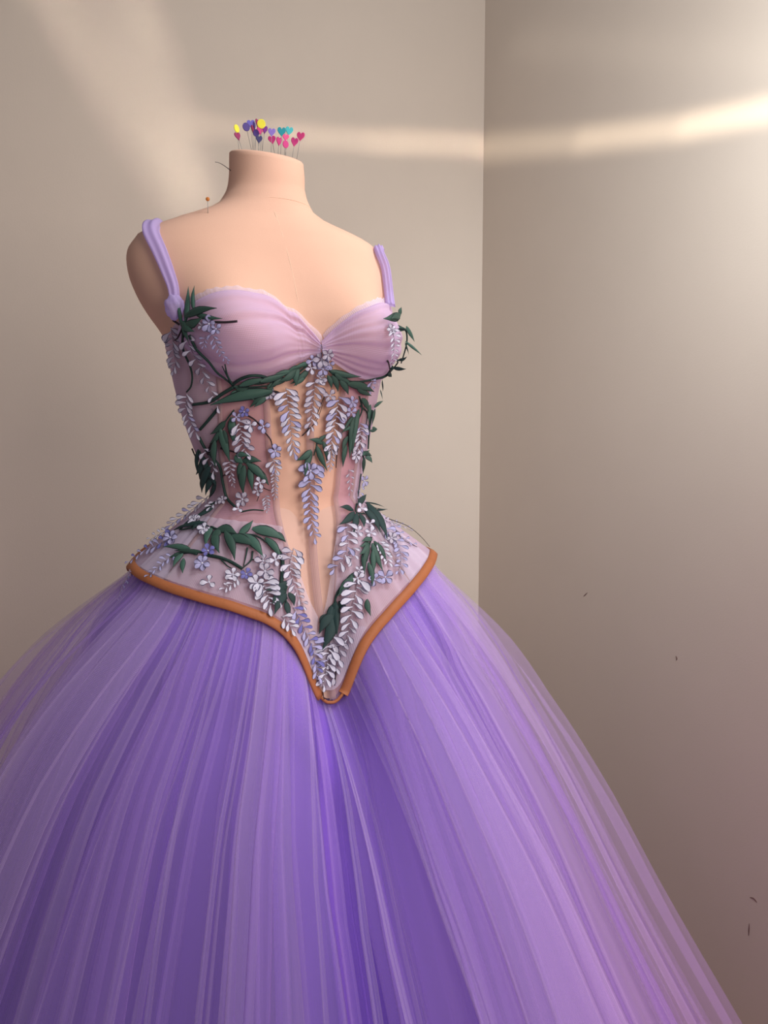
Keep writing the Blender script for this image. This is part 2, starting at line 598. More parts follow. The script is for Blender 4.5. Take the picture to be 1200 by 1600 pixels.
def seam_curve(pixels):
    q = np.array([sheet_phi(*p) for p in pixels])
    q = q[np.argsort(q[:, 1])]
    return lambda v: np.interp(v, q[:, 1], q[:, 0])


seam_l = seam_curve([(417, 640), (421, 720), (430, 790), (450, 870), (475, 960), (496, 1060)])
seam_r = seam_curve([(533, 640), (531, 720), (528, 790), (524, 870), (519, 960), (516, 1060)])
side_l = seam_curve([(345, 620), (346, 700), (352, 770), (300, 850), (262, 905)])
side_r = seam_curve([(572, 620), (560, 700), (549, 770), (600, 850), (640, 910)])


def panel(name, lo, hi, mat, nu=60):
    vv = np.linspace(0, 2, 64)
    u = np.linspace(0, 1, nu)
    a, b = lo(vv), hi(vv)
    phi = a[:, None] + (b - a)[:, None] * u[None, :]
    phw = (phi + PI) % (2 * PI) - PI
    P = sheet(phw, np.repeat(vv[:, None], nu, 1))
    uv = np.stack([phi * 0.13, P[..., 2]], -1).reshape(-1, 2)
    return mesh_object(name, loc_c(P.reshape(-1, 3)), grid_faces(nu, len(vv)), mat, corset, uvs=uv)


panel('front_panel', seam_l, seam_r, M['sheer'], 60)
panel('side_panel', side_l, seam_l, M['sheer_side'])
panel('side_panel', seam_r, side_r, M['sheer_side'])
panel('back_panel', lambda v: side_r(v), lambda v: side_l(v) + 2 * PI, M['sheer_hip'], 160)


def strip(name, curve, v0, v1, width, mat, off=0.0015):
    vv = np.linspace(v0, v1, 60)
    ph_ = curve(vv)
    ph_ = np.convolve(np.pad(ph_, 4, 'edge'), np.ones(9) / 9, 'valid')
    c = sheet(ph_, vv)
    e = sheet(ph_ + 0.01, vv)
    verts = []
    for k in range(60):
        x = Vector(e[k] - c[k]).normalized()
        t = Vector(c[min(k + 1, 59)] - c[max(k - 1, 0)]).normalized()
        nrm = x.cross(t)
        nrm.normalize()
        if nrm.dot(Vector((c[k][0] - AX[0], c[k][1] - AX[1], 0))) < 0:
            nrm = -nrm
        p = Vector(c[k]) + nrm * off
        for q, h in ((-0.5, -0.001), (-0.4, 0), (0, 0.0007), (0.4, 0), (0.5, -0.001)):
            verts.append(p + x * width * q + nrm * h)
    uv = [(w, k * 0.01) for k in range(60) for w in (0, .002, .004, .006, .008)]
    return mesh_object(name, loc_c(verts), grid_faces(5, 60), mat, corset, uvs=uv)




def lower_sheet(name, lo, hi, v0, mat, off, nu=60, vend=1.94, parent=None, base=None):
    vv = np.linspace(v0, vend, 44)
    u = np.linspace(0, 1, nu)
    a, b = lo(vv), hi(vv)
    phi = a[:, None] + (b - a)[:, None] * u[None, :]
    phw = (phi + PI) % (2 * PI) - PI
    P = sheet(phw, np.repeat(vv[:, None], nu, 1))
    ow = P - np.array([AX[0], AX[1], 0]); ow[..., 2] = 0
    ow /= np.linalg.norm(ow, axis=2, keepdims=True)
    ow[..., 2] = 0.6
    wave = 0.0008 * np.sin(phi * 40 + 6 * vv[:, None]) + 0.0006 * np.sin(phi * 67 + 2.0)
    P = P + ow * (off + wave[..., None] * (1 if off > 0 else 0))
    uv = np.stack([phi * 0.15, P[..., 2]], -1).reshape(-1, 2)
    V = P.reshape(-1, 3) - np.array(base if base is not None else CI)
    return mesh_object(name, V, grid_faces(nu, 44), mat, parent or corset, uvs=uv)


lower_sheet('hip_overlay', lambda v: side_l(v) - 0.35, lambda v: seam_l(v) + 0.03 + 0.5 * np.clip(v - 1.35, 0, 1), 1.22, M['veil'], 0.0016)
lower_sheet('hip_overlay', lambda v: seam_r(v) - 0.03 - 0.3 * np.clip(v - 1.35, 0, 1), lambda v: side_r(v) + 0.35, 1.22, M['veil'], 0.0016)
busk = seam_curve([(485, 600), (486, 700), (487, 790), (489, 860), (494, 925)])
strip('boning_channel', seam_l, 0.02, 1.98, 0.009, M['bone'])
strip('boning_channel', seam_r, 0.02, 1.98, 0.009, M['bone'])
strip('boning_channel', busk, 0.02, 1.62, 0.012, M['bone'])
strip('boning_channel', side_l, 0.02, 1.95, 0.008, M['bone'])
strip('boning_channel', side_r, 0.02, 1.95, 0.008, M['bone'])


def cup(name, top_px, bot_px, ext, seed):
    a, b = np.array(body_params(top_px)), np.array(body_params(bot_px))
    if ext:
        a = np.vstack([a, a[-1] + [ext, -0.012]])
        b = np.vstack([b, b[-1] + [ext, 0.012]])
    nu, nv = 90, 64
    T, B = smooth_line(np.c_[a, a[:, :1] * 0], nu)[:, :2], smooth_line(np.c_[b, b[:, :1] * 0], nu)[:, :2]
    v = np.linspace(0, 1, nv)[:, None, None]
    G = T[None] * (1 - v) + B[None] * v
    u = np.linspace(0, 1, nu)[None, :]
    v = v[..., 0]
    rnd = random.Random(seed)
    wr = 0
    for f in (2.2, 3.4, 5.1, 7.3, 9.7):
        wr = wr + np.sin(2 * PI * f * v + rnd.uniform(0, 6) + 0.8 * np.sin(3 * u + rnd.uniform(0, 6))) * rnd.uniform(0.5, 1) / f ** 0.5
    near = np.clip(u / 0.06, 0, 1)
    wr = wr * (0.0026 * (1 - u) ** 1.1 * near ** 0.5 + 0.0005)
    rolled = np.exp(-((u - 0.25 - 0.2 * v) / 0.3) ** 2) * np.exp(-((v - 0.62) / 0.13) ** 2) * 0.005
    off = 0.0065 + 0.008 * np.sin(PI * v) * np.clip(u * 3, 0, 1) + wr + rolled + 0.006 * (1 - near)
    off = off - 0.004 * np.exp(-(v / 0.03) ** 2)
    P = np.stack([body(G[j, :, 0], G[j, :, 1], 0.0) for j in range(nv)])
    # push out along the form's own normal
    du = np.gradient(P, axis=1)
    dv = np.gradient(P, axis=0)
    nn = np.cross(du, dv)
    nn /= np.linalg.norm(nn, axis=2, keepdims=True) + 1e-12
    outw = P - np.array([AX[0], AX[1], 0])
    outw[..., 2] = 0
    sg = np.sign((nn * outw).sum(2, keepdims=True))
    P = P + nn * sg * off[..., None]
    uv = np.stack([G[..., 0] * 0.14, G[..., 1]], -1).reshape(-1, 2)
    o = mesh_object(name, loc_c(P.reshape(-1, 3)), grid_faces(nu, nv), M['cup'], corset, uvs=uv)
    E = np.stack([body(T[:, 0], T[:, 1] + dz, of) for dz, of in ((0.0075, 0.0035), (0.004, 0.0052), (0.0, 0.0062), (-0.006, 0.0068))])
    E[0, :, 2] += 0.0008 * np.sin(np.arange(nu) * 0.9) + 0.0006 * np.sin(np.arange(nu) * 0.37)
    mesh_object('neckline_veil', loc_c(E.reshape(-1, 3)), grid_faces(nu, 4), M['veil'], corset, uvs=np.tile(np.c_[T[:, 0] * 0.14, T[:, 1]], (4, 1)))
    return P, grid_faces(nu, nv)


cup_l = cup('cup', [(500, 533), (482, 512), (465, 494), (430, 472), (390, 459), (352, 457), (320, 466), (298, 480)],
            [(500, 550), (480, 559), (455, 572), (425, 584), (392, 591), (362, 592), (334, 580), (306, 550)], -0.12, 4)
cup_r = cup('cup', [(503, 533), (515, 520), (530, 507), (550, 492), (575, 480), (598, 474)],
            [(503, 550), (520, 562), (545, 579), (570, 589), (590, 590), (603, 584)], 0.55, 9)

# bound hem


def binding(a, b, n=200):
    phi = np.linspace(a, b, n)
    phw = (phi + PI) % (2 * PI) - PI
    c = sheet(phw, np.full(n, 2.0))
    up = sheet(phw, np.full(n, 1.97)) - c
    up /= np.linalg.norm(up, axis=1, keepdims=True)
    ta = np.gradient(c, axis=0)
    ta /= np.linalg.norm(ta, axis=1, keepdims=True)
    nr = np.cross(ta, up)
    nr /= np.linalg.norm(nr, axis=1, keepdims=True)
    ow = c - np.array([AX[0], AX[1], 0]); ow[:, 2] = 0
    nr *= np.sign((nr * ow).sum(1, keepdims=True))
    up = np.cross(nr, ta); up *= np.sign(up[:, 2:3])
    prof = [(-0.0070, 0.000), (-0.0062, 0.0022), (0.0, 0.0030), (0.0060, 0.0022), (0.0068, 0.000), (0.0060, -0.0016), (0, -0.0022), (-0.0062, -0.0016)]
    verts = np.stack([c + up * q + nr * h for q, h in prof], 1).reshape(-1, 3)
    f = grid_faces(8, n, True) + [tuple(range(8)), tuple(range((n - 1) * 8, n * 8))]
    return verts, f


tipl = sheet_phi(497, 1085)[0]
tipr = sheet_phi(534, 1085)[0]
v1, f1 = binding(tipr, tipl + 2 * PI, 420)
mesh_object('hem_binding', loc_c(v1), f1, M['binding'], corset)
ph_t = np.linspace(tipl, tipr, 14)
v1, f1 = tube_geo(sheet(ph_t, np.full(14, 1.995)), 0.0022, 8)
mesh_object('tip_binding', loc_c(v1), f1, M['binding'], corset)

# straps


def ribbon(name, path, across, widths, mat, seed, folds=3, n=60):
    C = smooth_line(path, n)
    Wd = np.interp(np.linspace(0, 1, n), np.linspace(0, 1, len(widths)), widths)
    ac = smooth_line(across, n)
    rnd = random.Random(seed)
    ph0 = rnd.uniform(0, 6)
    m = 15
    verts, uv = [], []
    for i in range(n):
        t = Vector(C[min(i + 1, n - 1)] - C[max(i - 1, 0)]).normalized()
        x = Vector(ac[i]); x = (x - t * x.dot(t)).normalized()
        nr = x.cross(t)
        if nr.dot(Vector((C[i][0] + 0.17, C[i][1] - YC, 0.08))) < 0:
            nr = -nr
        for j in range(m):
            q = j / (m - 1) - 0.5
            h = math.cos(q * PI) * 0.004 + 0.0012 * math.sin(folds * 2 * PI * q + ph0 + 2.2 * i / n)
            verts.append(Vector(C[i]) + x * q * Wd[i] + nr * h)
            uv.append((q * Wd[i], i * 0.005))
        for j in range(m):
            q = 0.5 - j / (m - 1)
            verts.append(Vector(C[i]) + x * q * Wd[i] * 0.98 - nr * 0.002)
            uv.append((q * Wd[i] + 0.05, i * 0.005))
    return mesh_object(name, loc_c(verts), grid_faces(2 * m, n, True), mat, corset, uvs=uv)


def on_body(px, py, off):
    p, n = hit_body(px, py)
    return p + n * off


lp = [on_body(282, 476, 0.010), on_body(277, 455, 0.007), on_body(266, 425, 0.007), on_body(253, 395, 0.007), on_body(241, 370, 0.007)]
ptop = Vector(body(-1.57, 1.4105, 0.007))
back = [Vector(body(-2.35, 1.375, 0.006)), Vector(body(-2.50, 1.33, 0.006)), Vector(body(-2.52, 1.24, 0.007))]
ribbon('strap', lp + [ptop] + back, [-LV] * 9, [0.012, 0.017, 0.021, 0.026, 0.030, 0.030, 0.028, 0.024, 0.02], M['strap'], 3, 2)
bm = bmesh.new()
bmesh.ops.create_icosphere(bm, subdivisions=3, radius=1)
for vtx in bm.verts:
    c = vtx.co
    w = 1 + 0.10 * math.sin(7 * c.x + 5 * c.z + 3 * c.y) + 0.05 * math.sin(15 * c.z - 6 * c.x)
    vtx.co = Vector((c.x * 0.0125 * w, c.y * 0.010 * w, c.z * 0.016 * w))
me = bpy.data.meshes.new('strap_knot'); bm.to_mesh(me); bm.free()
me.uv_layers.new(name='UVMap')
me.materials.append(M['strap'])
for p_ in me.polygons:
    p_.use_smooth = True
kn = bpy.data.objects.new('strap_knot', me); COL.objects.link(kn); kn.parent = corset
kn.location = on_body(283, 480, 0.012) - CI

rp = []
rp = [on_body(598, 482, 0.012), on_body(598, 462, 0.010), on_body(597, 440, 0.009), on_body(594, 418, 0.009), on_body(588, 403, 0.009)]
rp += [Vector(body(1.57, 1.3935, 0.009)), Vector(body(2.35, 1.37, 0.006)), Vector(body(2.50, 1.33, 0.006)), Vector(body(2.52, 1.24, 0.007))]
ribbon('strap', rp, [Vector((1, 0.35, 0))] * 9, [0.014, 0.014, 0.014, 0.016, 0.022, 0.026, 0.024, 0.02, 0.02], M['strap'], 8)

# ------------------------------------------------------------------ tulle skirt
skirt = tag(empty('tulle_skirt', (-0.1625, YC, FLOOR_Z)), 'full violet tulle skirt flaring below the brown bound corset hem', 'skirt')
SI = skirt.location
PROF = np.array([(-0.27, 0.93), (-0.1, 0.86), (0.0, 0.81), (0.25, 0.668), (0.455, 0.552), (0.61, 0.470), (0.72, 0.405), (0.82, 0.335), (0.88, 0.282), (0.947, 0.217), (1.05, 0.15)])
PZ, PR = PROF[:, 0], PROF[:, 1]
PM = np.gradient(PR, PZ)


def flare(z):
    z = np.clip(z, PZ[0], PZ[-1])
    k = np.clip(np.searchsorted(PZ, z, 'right') - 1, 0, len(PZ) - 2)
    h = PZ[k + 1] - PZ[k]
    t = (z - PZ[k]) / h
    return ((2 * t**3 - 3 * t**2 + 1) * PR[k] + (t**3 - 2 * t**2 + t) * h * PM[k]
            + (-2 * t**3 + 3 * t**2) * PR[k + 1] + (t**3 - t**2) * h * PM[k + 1])


def skirt_layer(name, mat, scale, seed, pleats, fold, back=2.2, a0=-PI, a1=PI, rows=50, samples=12, inset=-0.001, spread=0.0, depth=1.0):
    rnd = random.Random(seed)
    closed = a1 - a0 > 6.28
    ws = [rnd.uniform(0.35, 1.0) ** 1.5 + 0.12 for _ in range(pleats)]
    tot = sum(ws)
    th, rr, am = [], [], []
    x0 = a0
    for w in ws:
        w = w / tot * (a1 - a0)
        k = rnd.uniform(-0.2, 1.0) * back
        k = max(k, 0)
        A = rnd.uniform(0.35, 1.0) * min(1, w / 0.06)
        for i in range(samples):
            x = i / samples
            th.append(x0 + w * (x - k * math.sin(2 * PI * x) / (2 * PI)))
            rr.append(math.cos(2 * PI * x) * A)
            am.append(w)
        x0 += w
    if not closed:                        # an open panel: both cut edges are turned under
        th.append(x0); rr.append(0)
        e_ = 0.010 if a1 - a0 > 0.03 else 0.4 * (a1 - a0)
        th = [a0 + e_] + th + [x0 - e_]
        rr = [rr[0] - 0.15] + rr + [-0.15]
    th, rr = np.array(th), np.array(rr)
    nu = len(th)
    drift = np.zeros(nu)
    for f in (2, 3, 5, 8):
        drift += math.radians(2.2) * np.sin(f * th + rnd.uniform(0, 6)) / f ** 0.5
    big = sum(np.sin(f * th + rnd.uniform(0, 6)) / f ** 0.7 for f in (4, 7, 11, 17))
    t = np.linspace(0, 1, rows) ** 1.5
    thw = (th + PI) % (2 * PI) - PI
    zs = hem_height(thw) + inset
    V, UV = [], []
    mid = 0.5 * (a0 + a1)
    for j in range(rows):
        z = zs + (FLOOR_Z + 0.012 - zs) * t[j]
        s = zs - z
        R = flare(z) * (1 + (scale - 1) * np.clip(s / 0.12, 0, 1))
        phi = th + drift * np.clip(s / 0.6, 0, 1) + spread * (th - mid) * np.clip(s / 0.8, 0, 1)
        left = 1 + 0.03 * np.clip(-np.sin(phi), 0, 1) * np.clip(s / 0.1, 0, 1)
        amp = np.minimum(0.002 + fold * s, fold * 0.42)
        R = R * left + amp * rr + 0.006 * big * np.clip(s / 0.4, 0, 1) * depth
        w = 1 - np.exp(-s / (0.025 + 0.085 * np.clip(np.cos(th), 0, 1) ** 2))
        ea, eb = (HA - 0.006) * scale ** 0.3, (HB - 0.008) * scale ** 0.3
        lat = ea * np.sin(th) * (1 - w) + R * np.sin(phi) * w
        fr = eb * np.cos(th) * (1 - w) + R * np.cos(phi) * w
        ax = AX[0] - 0.02 * np.clip(s / 0.2, 0, 1)
        V.append(np.stack([ax + lat * LV.x + fr * FV.x, YC + lat * LV.y + fr * FV.y, z], -1))
        UV.append(np.stack([np.arange(nu) * (2 * PI * 0.5 / nu * (a1 - a0) / 6.28 * 1.4), s * 1.3], -1))
    V = np.concatenate(V) - np.array(SI)
    return mesh_object(name, V, grid_faces(nu, rows, closed), mat, skirt, uvs=np.concatenate(UV))


lower_sheet('skirt_yoke', lambda v: v * 0 - PI, lambda v: v * 0 + PI, 1.03, M['yoke'], -0.006, 240, 1.97, skirt, SI)
skirt_layer('underskirt', M['under'], 0.70, 1, 46, 0.030, 0.6)
skirt_layer('tulle_layer', M['tulle_deep'], 0.745, 2, 46, 0.030, 2.2)
skirt_layer('tulle_layer', M['tulle_deep'], 0.77, 3, 40, 0.030, 2.6)
skirt_layer('tulle_layer', M['tulle'], 0.79, 5, 30, 0.030, 3.4, a0=0.08, a1=2 * PI - 0.20)
skirt_layer('tulle_layer', M['tulle'], 0.81, 6, 24, 0.030, 3.6, a0=0.12, a1=2 * PI - 0.24)
skirt_layer('tulle_layer', M['tulle_pale'], 0.97, 7, 22, 0.030, 2.0)
skirt_layer('tulle_layer', M['tulle_pale'], 1.03, 8, 18, 0.030, 2.0, a0=0.14, a1=2 * PI - 0.25)
frng = random.Random(21)
NFOLD = 64
for k in range(NFOLD):
    c0 = -PI * 0.75 + 1.40 * PI * (k + frng.uniform(-0.5, 0.5)) / NFOLD
    wd = frng.choice((0.015, 0.03, 0.05, 0.09, 0.16, 0.22)) * frng.uniform(0.8, 1.2)
    if abs(c0 + 0.05) < 0.15:
        wd = min(wd, 0.04)
    sc_ = frng.uniform(0.83, 1.03) if abs(c0) < 1.0 else frng.uniform(0.80, 1.0)
    skirt_layer('tulle_fold', M[('tulle', 'tulle_edge', 'tulle_edge')[k % 3]], sc_, 100 + k, max(1, int(wd / 0.10)), 0.012,
                frng.uniform(0.3, 2.6), a0=c0 - wd / 2, a1=c0 + wd / 2, rows=34, samples=10, spread=frng.uniform(-0.5, 0.8), depth=0.5)

# ------------------------------------------------------------------ appliques sewn on the corset
bpy.context.view_layer.update()
_v, _f, _o = [], [], 0
for arr, fc in ((sheet_v + 0, grid_faces(ns, nv, True)), (cup_l[0].reshape(-1, 3), cup_l[1]), (cup_r[0].reshape(-1, 3), cup_r[1]), (bv, bf)):
    _v += [tuple(p) for p in arr]
    _f += [tuple(i + _o for i in q) for q in fc]
    _o += len(arr)
DRESS = BVHTree.FromPolygons(_v, _f)
CROPS = {'A': (180, 430, 4.6154), 'D': (420, 430, 4.6154), 'E': (260, 640, 5.4545), 'F': (440, 640, 4.6154),
         'G': (160, 780, 3.75), 'H': (400, 820, 4.0)}
rng = random.Random(77)


class Cloth:
    """finds places on the dress; just past an edge it stays at the depth of the last place found"""

    def __init__(self, crop, lift=0.003):
        self.ox, self.oy, self.k = CROPS[crop]
        self.lift = lift
        self.last = None

    def px(self, w):
        return w / self.k / FPX * 1.2

    def __call__(self, x, y):
        r = ray(self.ox + x / self.k, self.oy + y / self.k)
        p, n, _, _ = DRESS.ray_cast(CAM, r)
        if p is None or (self.last is not None and abs(p.y - self.last[0].y) > 0.12):
            if self.last is None:
                q, n, _, _ = DRESS.find_nearest(CAM + r * 1.25)
                p = CAM + r * (q.y / r.y)
            else:
                p, n = CAM + r * (self.last[0].y / r.y), self.last[1]
        else:
            if n.dot(r) > 0:
                n = -n
            self.last = (p, n)
        n = (n - r * 0.7).normalized()
        return p + n * self.lift, n


def frame(o, base, tip, n, width, length=None):
    y = tip - base
    L = length or y.length
    y.normalize()
    x = y.cross(n).normalized()
    z = x.cross(y)
    m = Matrix((x, y, z)).transposed().to_4x4()
    m.translation = base - CI
    o.matrix_local = m @ Matrix.Diagonal((width, L, (width + L) * 0.5, 1))


def blade(name, bend, curl, mat, petal=False):
    """unit leaf or petal: base at 0, tip at y = 1, width 1, with a darker cut edge"""
    rows = 7 if not petal else 6
    cols = (-1, -0.80, 0, 0.80, 1) if not petal else (-1, -0.70, 0, 0.70, 1)
    verts, faces, fm = [], [], []
    for j in range(rows):
        t = j / (rows - 1)
        if petal:
            h = (0.10, 0.13, 0.30, 0.47, 0.46, 0.20)[j]
        else:
            h = 0.5 * math.sin(PI * (0.04 + 0.96 * t) ** 0.72) ** 1.15
            h = max(h, 0.02)
        for c in cols:
            x = c * h + bend * math.sin(PI * t)
            if petal:
                x += bend * 1.5 * t * t
            verts.append((x, t, curl * math.sin(PI * t) - (0.10 if not petal else -0.10) * abs(c) * h * 2))
    for j in range(rows - 1):
        for i in range(4):
            faces.append((j * 5 + i, j * 5 + i + 1, (j + 1) * 5 + i + 1, (j + 1) * 5 + i))
            fm.append(1 if i in (0, 3) or (petal and j == rows - 2 and False) else 0)
    me = bpy.data.meshes.new(name)
    me.from_pydata(verts, [], faces)
    for m in mat:
        me.materials.append(m)
    me.polygons.foreach_set('material_index', fm)
    me.polygons.foreach_set('use_smooth', [True] * len(faces))
    return me


LEAF = {}
for key, mt in (('g', M['leaf']), ('d', M['leaf_dark'])):
    LEAF[key] = [blade('leaf', b, c, (mt, M['edge'])) for b, c in ((0, 0.10), (0.22, 0.12), (-0.22, 0.12), (0.10, 0.06), (-0.10, 0.16))]
PETAL = {}
for key in ('white', 'grey', 'lavender', 'blue'):
    PETAL[key] = [blade('petal', b, c, (M['petal_' + key], M['petal_edge']), True) for b, c in ((0.24, 0.10), (-0.24, 0.10), (0.0, 0.16))]


def link(name, me, parent):
    o = bpy.data.objects.new(name, me)
    COL.objects.link(o)
    o.parent = parent
    return o


def twig(name, cl, pixels, w, mat, parent=corset, taper=0.6, n=None, sides=5):
    P = [cl(*q)[0] for q in pixels]
    n = n or max(6, 5 * len(P))
    r = cl.px(w) / 2
    v, f = tube_geo(smooth_line(P, n), [r * (1 - (1 - taper) * i / (n - 1)) for i in range(n)], sides)
    return mesh_object(name, loc_c(v), f, mat, parent)


def spray(crop, hub, leaves, kind='g', lift=0.005):
    """hub: stem through the leaf bases; leaves: base x, y, tip x, y, width, bend variant"""
    cl = Cloth(crop, lift)
    stem = twig('leaf_spray', cl, hub, 16, M['stem'])
    for i, (bx, by, tx, ty, w, var) in enumerate(leaves):
        cl.last = None
        b, n = cl(bx, by)
        m_, _ = cl((bx + tx) / 2, (by + ty) / 2)
        t, n2 = cl(tx, ty)
        bulge = max(0, (m_ - (b + t) / 2).dot((n + n2).normalized()))      # clear the curve of the cloth between
        bulge = min(bulge, 0.014)
        if bulge > 0:
            b, t = b + n * bulge, t + n2 * bulge
        up = rng.uniform(0.0, 0.004)
        o = link('leaf', LEAF[kind][var], stem)
        frame(o, b + n * 0.0012 * (i % 4), t + n * up, (n + n2).normalized(), cl.px(w) * 0.86)


BIG = [0]


def raceme(crop, line, n, s0, s1, kinds, single=True, spread=50, lift=0.004, width=0.52):
    """a hanging wisteria flower: petals in pairs down a thin stem, shrinking to the tip"""
    cl = Cloth(crop, lift)
    hits = [cl(*q) for q in line]
    m = 40
    C = smooth_line([h[0] for h in hits], m)
    Nn = smooth_line([h[1] for h in hits], m)
    r = cl.px(7) / 2
    v, f = tube_geo(C, [r * (1 - 0.6 * i / (m - 1)) for i in range(m)], 4)
    stem = mesh_object('wisteria_raceme', loc_c(v), f, M['raceme'], corset)
    V, F, FM = [], [], []
    kinds = kinds.split()
    for i in range(n):
        t = (i + 0.3) / n * 0.98
        k = min(int(t * (m - 1)), m - 2)
        p = Vector(C[k]) * (1 - (t * (m - 1) - k)) + Vector(C[k + 1]) * (t * (m - 1) - k)
        d = (Vector(C[min(k + 2, m - 1)]) - Vector(C[max(k - 1, 0)])).normalized()
        nn = Vector(Nn[k]).normalized()
        side = 1 if i % 2 else -1
        x = d.cross(nn).normalized()
        a = math.radians(spread * (1 - 0.35 * t) + rng.uniform(-14, 14)) * side
        if i == n - 1:
            a = 0
        dr = d * math.cos(a) + x * math.sin(a) + nn * rng.uniform(0.05, 0.35)
        L = cl.px((s0 + (s1 - s0) * t) * rng.uniform(0.85, 1.15)) * 1.1
        base = p + nn * rng.uniform(0.0005, 0.0025)
        kd = kinds[rng.randrange(len(kinds))]
        me = PETAL[kd][1 if side < 0 else 0]
        if single:
            o = link('petal', me, stem)
            frame(o, base, base + dr * L, nn, L * width * rng.uniform(0.9, 1.15))
        else:
            yv = dr.normalized(); xv = yv.cross(nn).normalized(); zv = xv.cross(yv)
            mt = Matrix((xv, yv, zv)).transposed().to_4x4(); mt.translation = base - CI
            mt = mt @ Matrix.Diagonal((L * width, L, L * 0.7, 1))
            o0 = len(V)
            V += [mt @ q.co for q in me.vertices]
            F += [tuple(i2 + o0 for i2 in q.vertices) for q in me.polygons]
            FM += [q.material_index for q in me.polygons]
    if not single:
        o = mesh_object('small_petals', V, F, [M['petal_' + kinds[0]], M['petal_edge']], stem, fmat=FM)
        o['kind'] = 'stuff'
    return stem


def blossom(crop, x, y, size, kind, petals=4, turn=0.0, lift=0.006):
    """a small open flower: round petals about a pale bead"""
    cl = Cloth(crop, lift)
    c, n = cl(x, y)
    e, _ = cl(x + size, y)
    xa = (e - c); xa = (xa - n * xa.dot(n)).normalized()
    ya = n.cross(xa)
    bm = bmesh.new()
    R = cl.px(size) * 0.5
    bmesh.ops.create_icosphere(bm, subdivisions=1, radius=R * 0.16, matrix=Matrix.Translation(c + n * 0.001 - CI))
    me = bpy.data.meshes.new('blossom'); bm.to_mesh(me); bm.free()
    me.materials.append(M['petal_white'])
    fl = link('blossom', me, corset)
    for k in range(petals):
        a = turn + 2 * PI * k / petals + rng.uniform(-0.2, 0.2)
        d = xa * math.cos(a) + ya * math.sin(a) + n * rng.uniform(0.05, 0.4)
        o = link('petal', PETAL[kind][2], fl)
        L = R * rng.uniform(0.95, 1.25)
        frame(o, c + d * R * 0.08, c + d * L, n, L * 0.85)


def branch(crop, line, w, mat='twig', lift=0.004, taper=0.55):
    twig('branch', Cloth(crop, lift), line, w, M[mat], taper=taper)

# --- branches and green stems
branch('A', [(430, 322), (470, 350), (495, 385), (470, 430), (440, 465)], 17)
branch('A', [(715, 333), (800, 340), (880, 340)], 18, taper=0.9, lift=0.006)
branch('A', [(545, 430), (600, 530), (680, 620), (740, 690), (800, 740), (850, 790)], 24, 'stem')
branch('A', [(500, 400), (510, 560), (550, 650), (565, 720), (555, 800), (525, 840)], 22, 'stem')
branch('A', [(850, 790), (815, 720), (795, 630)], 18, 'stem')
branch('A', [(815, 725), (790, 680), (775, 648)], 12, 'stem')
branch('A', [(850, 785), (900, 740), (980, 712), (1050, 715), (1130, 755)], 26, 'stem', taper=0.8)
branch('A', [(860, 800), (780, 850), (700, 905), (570, 932)], 28, 'stem', taper=0.8)
branch('A', [(745, 960), (680, 1040), (620, 1110)], 28, 'stem', taper=0.8)
branch('A', [(1110, 840), (1160, 840), (1200, 860)], 26)
branch('E', [(290, 230), (330, 310), (400, 400), (460, 480), (490, 620), (520, 740), (590, 840)], 28, 'stem', taper=0.9)
branch('E', [(640, 880), (740, 862), (830, 868)], 16, 'stem', taper=0.7)
branch('E', [(640, 20), (760, 90), (830, 180), (890, 260), (910, 340), (970, 400)], 16)
branch('E', [(370, 375), (400, 280), (440, 220)], 40)
branch('E', [(470, 325), (560, 350), (640, 378)], 20)
branch('E', [(485, 600), (490, 565), (550, 545)], 14)
branch('E', [(800, 640), (840, 670), (890, 690)], 12)
branch('E', [(812, 650), (800, 700), (775, 785)], 12)
branch('E', [(235, 325), (258, 380), (290, 440)], 16)
branch('E', [(400, 820), (300, 900), (200, 970), (120, 1040)], 26, 'stem')
branch('D', [(880, 650), (840, 710), (760, 740), (620, 762), (480, 740)], 22, 'stem')
branch('D', [(848, 608), (862, 640), (870, 690)], 16)
branch('D', [(400, 860), (360, 960), (325, 1050)], 8)
branch('D', [(650, 940), (700, 1000), (690, 1080)], 14, 'stem')
branch('D', [(240, 1155), (330, 1060), (400, 880)], 7)
branch('F', [(195, 130), (170, 160), (140, 190)], 10)
branch('F', [(400, 260), (388, 340), (384, 420)], 12)
branch('F', [(640, 0), (620, 130), (610, 280)], 22, 'stem')
branch('F', [(560, 460), (545, 560), (540, 660)], 12, 'stem')
branch('F', [(740, 790), (800, 810), (900, 850), (1000, 930), (1060, 1000)], 7)
branch('F', [(800, 850), (860, 940), (970, 1000)], 7)
branch('F', [(590, 680), (650, 715), (720, 728)], 8)
branch('G', [(600, 330), (700, 350), (760, 375), (820, 412)], 24, 'stem', taper=0.8)
branch('G', [(850, 290), (840, 340), (828, 395)], 12, 'stem')
branch('G', [(880, 310), (872, 358), (820, 410)], 13, 'stem')
branch('G', [(872, 358), (910, 360), (950, 350)], 9, 'stem')
branch('G', [(690, 350), (740, 400), (785, 425)], 10, 'stem')
branch('G', [(430, 330), (520, 318), (600, 320)], 16, 'stem')
branch('G', [(1000, 270), (1045, 340), (1050, 430), (1045, 520), (1070, 590)], 28, 'stem', taper=0.8)
branch('G', [(965, 400), (950, 430), (945, 450)], 9)
branch('H', [(630, 300), (560, 360), (505, 440), (490, 520), (495, 600)], 22, 'stem')
branch('H', [(500, 900), (495, 960), (490, 1005)], 9)
branch('H', [(415, 1010), (412, 1050), (420, 1095)], 7)

